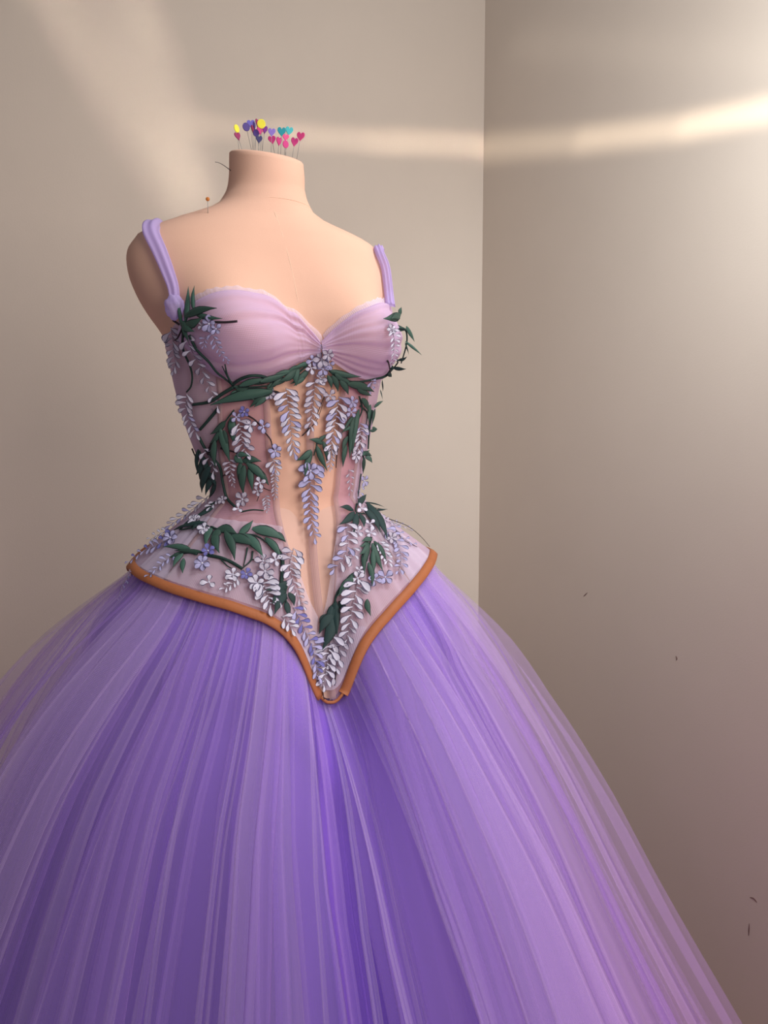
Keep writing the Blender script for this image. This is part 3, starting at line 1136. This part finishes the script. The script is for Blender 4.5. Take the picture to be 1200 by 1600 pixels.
# --- leaf sprays
spray('A', [(520, 400), (525, 360), (545, 310)], [
    (500, 360, 478, 165, 38, 0), (530, 335, 548, 92, 52, 3), (592, 262, 590, 88, 40, 2), (540, 310, 760, 262, 70, 2),
    (600, 290, 785, 310, 46, 1), (525, 355, 660, 312, 74, 1), (510, 340, 600, 405, 70, 1), (520, 370, 560, 470, 46, 0)], 'g', 0.008)
spray('A', [(860, 800), (980, 800), (1130, 790)], [
    (860, 795, 1070, 832, 64, 3), (1125, 830, 700, 928, 100, 1), (1110, 850, 970, 950, 62, 1), (900, 785, 1110, 735, 60, 2),
    (990, 775, 1200, 738, 56, 2), (1090, 830, 1000, 945, 62, 2), (1130, 800, 1050, 925, 62, 1), (1040, 740, 1240, 690, 60, 3),
    (900, 830, 820, 880, 44, 1), (880, 815, 1010, 900, 70, 2)], 'g', 0.006)
spray('E', [(580, 0), (520, 80), (460, 190), (430, 290)], [
    (510, 95, 385, 205, 66, 2), (475, 172, 383, 285, 62, 2), (470, 160, 550, 440, 95, 0), (430, 255, 440, 485, 74, 1),
    (560, 60, 590, 300, 90, 3), (430, 265, 380, 375, 52, 2), (500, 170, 530, 330, 60, 0)])
spray('E', [(600, 390), (680, 450), (790, 520)], [
    (655, 430, 812, 438, 78, 2), (690, 450, 872, 640, 90, 2), (640, 445, 632, 632, 72, 0), (672, 470, 668, 722, 84, 1),
    (712, 480, 740, 685, 72, 0), (765, 500, 875, 642, 62, 2), (590, 390, 665, 450, 84, 0), (600, 380, 720, 390, 60, 2)])
spray('E', [(300, 340), (350, 460), (410, 600)], [
    (290, 330, 300, 532, 56, 1), (335, 400, 285, 542, 64, 2), (350, 450, 318, 582, 66, 1), (395, 470, 325, 700, 96, 1),
    (430, 550, 360, 722, 76, 1), (440, 600, 385, 765, 60, 2), (330, 380, 400, 560, 80, 0), (380, 520, 450, 650, 70, 2), (350, 560, 330, 690, 70, 1)], 'd', 0.006)
spray('E', [(430, 800), (300, 900), (180, 1000)], [
    (370, 875, 120, 1040, 44, 1), (410, 855, 235, 960, 50, 3), (300, 960, 230, 1050, 46, 0), (230, 1000, 60, 1060, 40, 1)], 'd')
spray('D', [(280, 640), (180, 720), (40, 780)], [
    (295, 630, 150, 662, 46, 1), (285, 675, 150, 782, 56, 2), (205, 660, 190, 795, 64, 1), (185, 680, 60, 762, 64, 2),
    (262, 690, 170, 795, 54, 2), (125, 740, 0, 805, 56, 1), (230, 655, 110, 705, 50, 1), (160, 690, 10, 722, 54, 3), (60, 770, -30, 830, 50, 1)])
spray('D', [(430, 680), (520, 760), (640, 810)], [
    (440, 680, 655, 722, 56, 1), (420, 715, 442, 812, 46, 2), (450, 715, 490, 835, 56, 2), (505, 750, 560, 855, 58, 2),
    (555, 770, 735, 832, 78, 2), (620, 795, 720, 862, 58, 3), (470, 700, 600, 790, 60, 0)])
spray('D', [(945, 262), (938, 340), (942, 420), (948, 470), (935, 540), (915, 602)], [
    (893, 316, 793, 336, 78, 2), (893, 330, 850, 362, 56, 1), (896, 318, 912, 258, 40, 2),
    (930, 380, 985, 492, 46, 0), (940, 462, 1045, 560, 26, 0), (934, 470, 950, 572, 18, 0), (925, 320, 960, 420, 60, 1)], 'g', 0.013)
spray('D', [(915, 600), (890, 650), (850, 700)], [
    (918, 602, 977, 568, 42, 1), (880, 655, 967, 655, 46, 3), (840, 690, 870, 720, 40, 0), (795, 740, 800, 832, 16, 0), (788, 820, 802, 892, 14, 0)], 'd')
spray('D', [(640, 870), (660, 960), (600, 1100)], [
    (640, 965, 590, 1240, 56, 1), (605, 1000, 560, 1246, 52, 1), (600, 1005, 505, 1145, 34, 1), (650, 880, 700, 985, 56, 2),
    (720, 930, 700, 1062, 44, 1), (740, 950, 806, 903, 34, 2), (722, 1095, 757, 1103, 32, 3), (740, 960, 715, 1080, 34, 0)])
spray('F', [(250, 210), (245, 260), (225, 330)], [
    (292, 245, 188, 212, 50, 1), (290, 225, 318, 375, 46, 2), (245, 260, 322, 442, 54, 3), (205, 290, 100, 366, 60, 2),
    (212, 300, 158, 492, 56, 1), (250, 240, 330, 175, 40, 2)])
spray('F', [(510, 60), (470, 180), (440, 300)], [
    (525, 60, 492, 330, 64, 1), (485, 120, 475, 350, 50, 0), (462, 190, 420, 305, 46, 1), (450, 255, 430, 415, 50, 1), (520, 90, 415, 162, 34, 2)])
spray('F', [(560, 300), (575, 350), (570, 440)], [
    (550, 318, 605, 285, 46, 1), (560, 310, 632, 332, 46, 2), (580, 330, 636, 382, 48, 2), (570, 340, 568, 462, 46, 0), (620, 150, 662, 135, 28, 1)])
spray('F', [(530, 690), (530, 750), (590, 760)], [
    (510, 735, 408, 712, 54, 1), (512, 750, 402, 842, 66, 2), (530, 760, 508, 905, 66, 0), (548, 765, 578, 865, 56, 2),
    (535, 700, 582, 640, 56, 0), (598, 685, 745, 952, 100, 2), (580, 720, 700, 900, 80, 2), (660, 742, 752, 733, 22, 1), (590, 675, 722, 726, 14, 2)], 'd')
spray('F', [(640, 930), (625, 1000), (610, 1100)], [
    (622, 965, 556, 992, 64, 2), (620, 980, 552, 1055, 66, 2), (620, 990, 588, 1155, 56, 1), (642, 975, 722, 1172, 66, 3),
    (660, 955, 745, 1105, 56, 2), (600, 1005, 590, 1205, 56, 1), (650, 1020, 652, 1205, 56, 0), (640, 950, 570, 960, 50, 1)])
spray('G', [(640, 170), (760, 210), (900, 220), (1010, 300)], [
    (650, 165, 610, 285, 56, 1), (670, 200, 690, 325, 66, 1), (680, 185, 792, 212, 70, 2), (725, 200, 780, 372, 64, 2),
    (805, 210, 886, 133, 52, 3), (740, 230, 905, 292, 76, 2), (830, 215, 942, 352, 74, 2), (880, 185, 1068, 252, 80, 2),
    (955, 230, 1042, 362, 56, 2), (1015, 200, 1070, 260, 46, 0), (700, 190, 640, 240, 60, 0)])
spray('G', [(600, 160), (560, 170), (470, 190)], [
    (620, 150, 445, 192, 42, 1), (560, 168, 640, 172, 36, 0)], 'd')
spray('G', [(560, 330), (500, 320), (440, 330)], [
    (522, 302, 368, 300, 46, 1), (590, 320, 430, 312, 34, 0), (480, 330, 425, 412, 44, 1), (485, 360, 478, 446, 40, 3), (470, 320, 400, 350, 40, 2)])
spray('G', [(1080, 490), (1065, 550), (1070, 620)], [
    (1080, 500, 948, 542, 62, 2), (1062, 540, 988, 622, 62, 1), (1068, 560, 998, 685, 58, 1), (1080, 555, 1112, 632, 46, 2),
    (1070, 600, 1082, 706, 46, 0), (1085, 490, 1000, 512, 40, 2)], 'd')
spray('H', [(625, 300), (590, 320), (520, 430)], [
    (610, 308, 505, 455, 56, 2), (590, 335, 515, 440, 44, 1), (690, 470, 714, 578, 46, 1), (695, 245, 720, 392, 50, 2)])
spray('H', [(490, 490), (480, 550), (470, 640)], [
    (490, 500, 412, 645, 80, 2), (440, 560, 396, 648, 50, 1), (482, 560, 408, 785, 92, 2), (490, 560, 388, 685, 78, 1),
    (518, 480, 592, 542, 50, 1), (500, 480, 510, 695, 62, 0), (505, 520, 465, 655, 60, 1)], 'd')

# --- wisteria racemes
raceme('A', [(415, 370), (430, 460), (435, 540), (450, 620), (435, 692)], 15, 74, 52, 'grey white')
raceme('A', [(520, 420), (550, 500), (590, 590), (630, 660), (660, 730), (695, 810), (720, 880), (765, 972)], 16, 74, 44, 'white grey')
raceme('A', [(530, 850), (525, 930), (540, 1010), (570, 1080), (605, 1150)], 15, 70, 56, 'grey white lavender')
raceme('A', [(700, 400), (740, 490), (775, 555), (825, 615)], 14, 46, 22, 'lavender', False)
raceme('A', [(660, 430), (655, 470), (650, 512)], 6, 34, 22, 'lavender', False)
raceme('E', [(615, 90), (640, 190), (650, 280), (685, 372)], 13, 92, 70, 'grey white')
raceme('E', [(905, 420), (920, 470), (935, 520)], 7, 66, 50, 'white lavender')
raceme('E', [(920, 530), (922, 640), (925, 755)], 16, 40, 24, 'grey', False)
raceme('E', [(845, 730), (855, 800), (862, 882)], 12, 40, 20, 'grey', False)
raceme('E', [(545, 420), (560, 540), (585, 655)], 13, 58, 22, 'grey', False)
raceme('E', [(335, 320), (375, 400), (430, 535)], 8, 64, 58, 'white grey')
raceme('E', [(380, 730), (300, 800), (200, 880), (40, 990)], 15, 66, 56, 'grey white lavender', spread=35)
raceme('E', [(440, 790), (410, 820), (375, 860)], 5, 52, 44, 'white', False)
raceme('G', [(400, 188), (340, 218), (285, 250)], 8, 34, 24, 'white', False)
raceme('D', [(120, 810), (130, 900), (145, 1000), (155, 1100), (165, 1200), (178, 1300)], 21, 92, 48, 'white white lavender')
raceme('D', [(330, 740), (320, 850), (308, 960), (300, 1040), (288, 1132)], 16, 76, 44, 'white grey')
raceme('D', [(500, 870), (480, 1000), (462, 1110), (440, 1210), (432, 1290)], 18, 92, 54, 'white white lavender')
raceme('F', [(352, 250), (345, 340), (340, 440)], 12, 50, 22, 'grey', False)
raceme('D', [(868, 390), (882, 450), (876, 550), (865, 625)], 16, 46, 24, 'white', False, lift=0.009)
raceme('D', [(730, 750), (720, 800), (690, 850)], 8, 44, 34, 'lavender', False)
raceme('D', [(648, 1060), (650, 1150), (655, 1250)], 8, 62, 50, 'white lavender')
raceme('F', [(220, 380), (208, 480), (200, 590), (200, 700), (208, 800), (245, 955)], 22, 92, 44, 'lavender')
raceme('F', [(475, 430), (480, 520), (475, 615)], 8, 36, 22, 'grey', False)
raceme('F', [(555, 550), (545, 600), (540, 650)], 6, 36, 26, 'lavender', False)
raceme('F', [(560, 120), (545, 190), (540, 260), (515, 350)], 9, 66, 50, 'white grey')
raceme('F', [(650, 750), (760, 820), (850, 850), (935, 890)], 16, 46, 30, 'grey', False, spread=30)
raceme('F', [(740, 870), (820, 960), (850, 1050), (850, 1130), (825, 1195)], 16, 70, 42, 'lavender')
raceme('F', [(690, 960), (720, 1020), (765, 1125)], 13, 56, 40, 'white', False)
raceme('F', [(800, 850), (850, 920), (960, 995)], 7, 44, 26, 'lavender', False)
raceme('F', [(460, 820), (472, 900), (472, 980), (435, 1090), (358, 1172)], 13, 76, 56, 'white white lavender')
raceme('F', [(510, 1000), (515, 1050), (485, 1110)], 5, 56, 46, 'white', False)
raceme('G', [(440, 220), (350, 270), (260, 312), (150, 390)], 16, 56, 28, 'lavender blue')
raceme('G', [(150, 400), (112, 480), (75, 575)], 12, 34, 18, 'lavender', False)
raceme('G', [(430, 335), (370, 375), (312, 430), (268, 465)], 12, 40, 20, 'lavender', False)
raceme('G', [(790, 470), (750, 510), (705, 535)], 8, 42, 22, 'white', False)
raceme('G', [(925, 470), (960, 550), (985, 640)], 12, 72, 52, 'white')
raceme('G', [(1045, 690), (1080, 730), (1105, 775)], 6, 52, 40, 'white', False)
raceme('H', [(228, 150), (205, 270), (228, 370), (250, 450), (292, 525)], 18, 76, 36, 'white white grey')
raceme('H', [(225, 520), (275, 620), (310, 700), (345, 780), (360, 880), (372, 970)], 21, 62, 44, 'blue lavender')
raceme('H', [(630, 340), (620, 430), (602, 520), (588, 620), (568, 745)], 16, 88, 44, 'white')
raceme('H', [(475, 690), (450, 800), (430, 920), (408, 1022)], 15, 84, 46, 'white white lavender')
raceme('H', [(535, 720), (505, 840), (470, 970)], 9, 66, 44, 'grey white')

# --- single blossoms
for c in (('A', 690, 345, 100, 'lavender', 5), ('A', 740, 390, 70, 'lavender', 4), ('A', 640, 360, 56, 'white', 4),
          ('E', 715, 130, 100, 'white', 4), ('E', 825, 140, 100, 'lavender', 4), ('E', 925, 350, 110, 'lavender', 5), ('E', 600, 60, 80, 'lavender', 4),
          ('E', 665, 15, 90, 'blue', 5), ('E', 800, 620, 90, 'white', 4), ('E', 658, 760, 120, 'grey', 5), ('E', 620, 860, 80, 'white', 3),
          ('E', 490, 785, 80, 'grey', 5), ('E', 260, 960, 100, 'white', 4), ('E', 330, 1030, 90, 'white', 4), ('E', 780, 690, 80, 'grey', 4),
          ('D', 380, 525, 60, 'grey', 4), ('D', 378, 600, 100, 'grey', 5), ('D', 310, 610, 80, 'lavender', 4), ('D', 420, 565, 80, 'grey', 5),
          ('D', 385, 670, 100, 'lavender', 5), ('D', 300, 665, 80, 'white', 4), ('D', 430, 630, 80, 'lavender', 4), ('D', 365, 740, 90, 'grey', 5),
          ('D', 590, 910, 80, 'lavender', 5), ('D', 580, 985, 90, 'lavender', 4), ('D', 430, 865, 90, 'grey', 4), ('D', 868, 392, 70, 'white', 5),
          ('D', 1, 850, 80, 'grey', 5),
          ('F', 570, 510, 86, 'lavender', 4), ('F', 520, 325, 80, 'white', 4), ('F', 560, 725, 90, 'white', 3), ('F', 630, 900, 90, 'white', 4),
          ('F', 540, 890, 80, 'white', 3), ('F', 625, 835, 70, 'white', 3), ('F', 200, 440, 110, 'lavender', 5), ('F', 780, 940, 90, 'grey', 5),
          ('G', 545, 140, 80, 'white', 4), ('G', 605, 185, 70, 'white', 4), ('G', 625, 312, 72, 'blue', 5), ('G', 590, 385, 92, 'lavender', 6),
          ('G', 628, 495, 84, 'white', 3), ('G', 765, 450, 80, 'white', 5), ('G', 842, 447, 64, 'blue', 5), ('G', 940, 370, 80, 'grey', 4),
          ('G', 1010, 362, 80, 'white', 4), ('G', 950, 430, 90, 'grey', 5), ('G', 900, 500, 90, 'white', 5), ('G', 410, 240, 90, 'lavender', 5),
          ('H', 800, 335, 90, 'lavender', 4), ('H', 735, 350, 80, 'lavender', 4), ('H', 630, 340, 80, 'white', 4), ('H', 640, 290, 60, 'white', 4)):
    blossom(*c, turn=rng.uniform(0, 2))

# ------------------------------------------------------------------ pins
PINC = {'yellow': srgb(238, 224, 70), 'maroon': srgb(140, 30, 84), 'indigo': srgb(66, 42, 120), 'periwinkle': srgb(120, 112, 200),
        'navy': srgb(44, 40, 92), 'magenta': srgb(196, 52, 124), 'purple': srgb(112, 44, 126), 'lavender': srgb(146, 122, 208),
        'teal': srgb(48, 152, 164), 'turquoise': srgb(72, 182, 188), 'pink': srgb(216, 74, 134), 'amber': srgb(190, 112, 40)}
PM_ = {k: plain('pin_' + k, c, 0.45, 0.06, 300.0) for k, c in PINC.items()}


def head_outline(heart, n=26):
    out = []
    for i in range(n):
        a = 2 * PI * i / n
        if heart:
            x = 16 * math.sin(a) ** 3
            y = 13 * math.cos(a) - 5 * math.cos(2 * a) - 2 * math.cos(3 * a) - math.cos(4 * a)
            out.append((x / 33, (y + 17) / 29.5))
        else:
            out.append((0.5 * math.sin(a), 0.5 + 0.5 * math.cos(a)))
    return out


def head_mesh(name, heart, mat):
    o = head_outline(heart)
    n = len(o)
    v, f = [], []
    for z, s in ((-0.06, 0.90), (-0.04, 1.0), (0.04, 1.0), (0.06, 0.90)):
        v += [(x * s, 0.5 + (y - 0.5) * s, z) for x, y in o]
    f = grid_faces(n, 4, True)
    v += [(0, 0.5, -0.06), (0, 0.5, 0.06)]
    for i in range(n):
        j = (i + 1) % n
        f.append((j, i, 4 * n))
        f.append((3 * n + i, 3 * n + j, 4 * n + 1))
    me = bpy.data.meshes.new(name)
    me.from_pydata(v, [], f)
    me.materials.append(mat)
    return me


Z_CAP = cen[2]
# head centre x, y, width, height (zoomed picture of the neck), turn about the shank, foot x, set back, colour, heart, label
PINS = [
    (170, 265, 105, 100, 62, 205, -0.010, 'yellow', 0, 'yellow round headed pin at far left of the neck cluster'),
    (185, 372, 95, 112, 45, 255, -0.020, 'maroon', 1, 'maroon heart headed pin below the leftmost yellow pin head'),
    (298, 243, 95, 108, 25, 385, -0.005, 'indigo', 0, 'dark indigo round headed pin leaning left, second along the neck'),
    (360, 205, 108, 108, 5, 392, 0.020, 'periwinkle', 1, 'periwinkle blue heart headed pin behind the dark indigo pin head'),
    (384, 272, 90, 100, 75, 405, 0.012, 'maroon', 1, 'maroon pin head seen edge on under the periwinkle heart'),
    (406, 230, 95, 100, 80, 420, 0.000, 'indigo', 1, 'dark indigo pin head seen edge on right of the periwinkle heart'),
    (430, 325, 84, 92, 35, 412, -0.012, 'indigo', 0, 'small dark indigo round headed pin above the striped navy one'),
    (468, 412, 92, 104, 30, 458, -0.024, 'navy', 1, 'navy heart headed pin lowest in the left half of the cluster'),
    (500, 202, 106, 116, 8, 512, -0.016, 'yellow', 0, 'large yellow round headed pin at the top of the cluster'),
    (447, 196, 100, 110, 72, 470, 0.022, 'maroon', 1, 'maroon pin head peeping out left of the large yellow head'),
    (484, 300, 96, 100, 30, 490, 0.006, 'magenta', 1, 'magenta heart headed pin just below the large yellow head'),
    (545, 282, 92, 112, 48, 500, 0.010, 'purple', 1, 'purple heart headed pin right of and below the large yellow head'),
    (640, 320, 98, 112, 4, 628, -0.024, 'lavender', 1, 'pale lavender heart headed pin standing alone mid cluster'),
    (645, 420, 104, 112, 10, 690, -0.004, 'magenta', 1, 'magenta heart headed pin just below the pale lavender heart'),
    (738, 440, 84, 118, 34, 715, -0.008, 'magenta', 1, 'magenta heart headed pin, tilted narrow, below left of the teal heart'),
    (772, 312, 112, 122, 5, 755, -0.026, 'teal', 1, 'dark teal heart headed pin, left one of the two blue green hearts'),
    (872, 302, 104, 120, 12, 800, 0.012, 'turquoise', 1, 'bright turquoise heart headed pin, right one of the two blue green hearts'),
    (826, 386, 90, 94, 20, 800, -0.004, 'pink', 1, 'pink heart headed pin just under the two blue green hearts'),
    (825, 474, 82, 96, 30, 830, -0.014, 'magenta', 0, 'magenta round headed pin, lowest head of the right half'),
    (944, 450, 98, 124, 14, 905, -0.002, 'magenta', 1, 'magenta heart headed pin second from the right end'),
    (1025, 376, 112, 122, -14, 978, -0.016, 'pink', 1, 'pink heart headed pin at the far right end of the neck'),
]
for i, (hx, hy, w, h, turn, fx, dy, colr, heart, label) in enumerate(PINS):
    sc = 8.5714
    Y = YC + dy
    foot = at_depth(350 + fx / sc, 232, Y)
    # foot on the neck's flat top
    g = (Vector((foot.x, foot.y, 0)) - Vector((cen[0], cen[1], 0)))
    if g.length > 0.046:
        g *= 0.046 / g.length
    foot = Vector((cen[0] + g.x, cen[1] + g.y, Z_CAP - 0.085 * g.dot(LV) - 0.17 * g.dot(FV) + 0.001))
    c = at_depth(350 + hx / sc, 170 + hy / sc, foot.y)
    H = h / sc / FPX * 1.3
    W = w / sc / FPX * 1.3
    up = (c - foot).normalized()
    neck = c - up * H * 0.5
    root = tag(empty('dressmaking_pin', foot), label, 'pin', 'pins stuck in the top of the neck')
    v, f = tube_geo([foot - up * 0.006, neck + up * H * 0.4], 0.00036, 6)
    mesh_object('shank', [p - foot for p in v], f, M['steel'], root)
    hm = link('head', head_mesh('pin_head', heart, PM_[colr]), root)
    x = Vector((math.cos(math.radians(turn)), math.sin(math.radians(turn)), 0))
    x = (x - up * x.dot(up)).normalized()
    mt = Matrix((x, up, x.cross(up))).transposed().to_4x4()
    mt.translation = neck - foot
    hm.matrix_local = mt @ Matrix.Diagonal((W, H, H, 1))

foot, n = hit_body(325, 333)
root = tag(empty('ball_pin', foot), 'amber ball headed pin upright on the shoulder left of the neck', 'pin')
c = at_depth(324.5, 311, foot.y)
v, f = tube_geo([foot - (c - foot) * 0.3, c], 0.0004, 6)
mesh_object('shank', [p - foot for p in v], f, M['steel'], root)
bm = bmesh.new()
bmesh.ops.create_uvsphere(bm, u_segments=14, v_segments=10, radius=0.0027, matrix=Matrix.Translation(c - foot))
me = bpy.data.meshes.new('ball_head'); bm.to_mesh(me); bm.free()
me.materials.append(PM_['amber'])
link('head', me, root)

q0, n = hit_body(361, 265)
needle = [at_depth(336, 253, q0.y), at_depth(341, 254, q0.y), at_depth(349, 258, q0.y), at_depth(356, 263, q0.y), at_depth(366, 271, q0.y + 0.004)]
v, f = tube_geo(smooth_line(needle, 16), [0.0003 + 0.0003 * i / 15 for i in range(16)], 6)
o = mesh_object('curved_needle', [Vector(p) - q0 for p in v], f, M['twig'])
o.location = q0
tag(o, 'thin curved dark needle sticking out of the left side of the neck', 'needle')
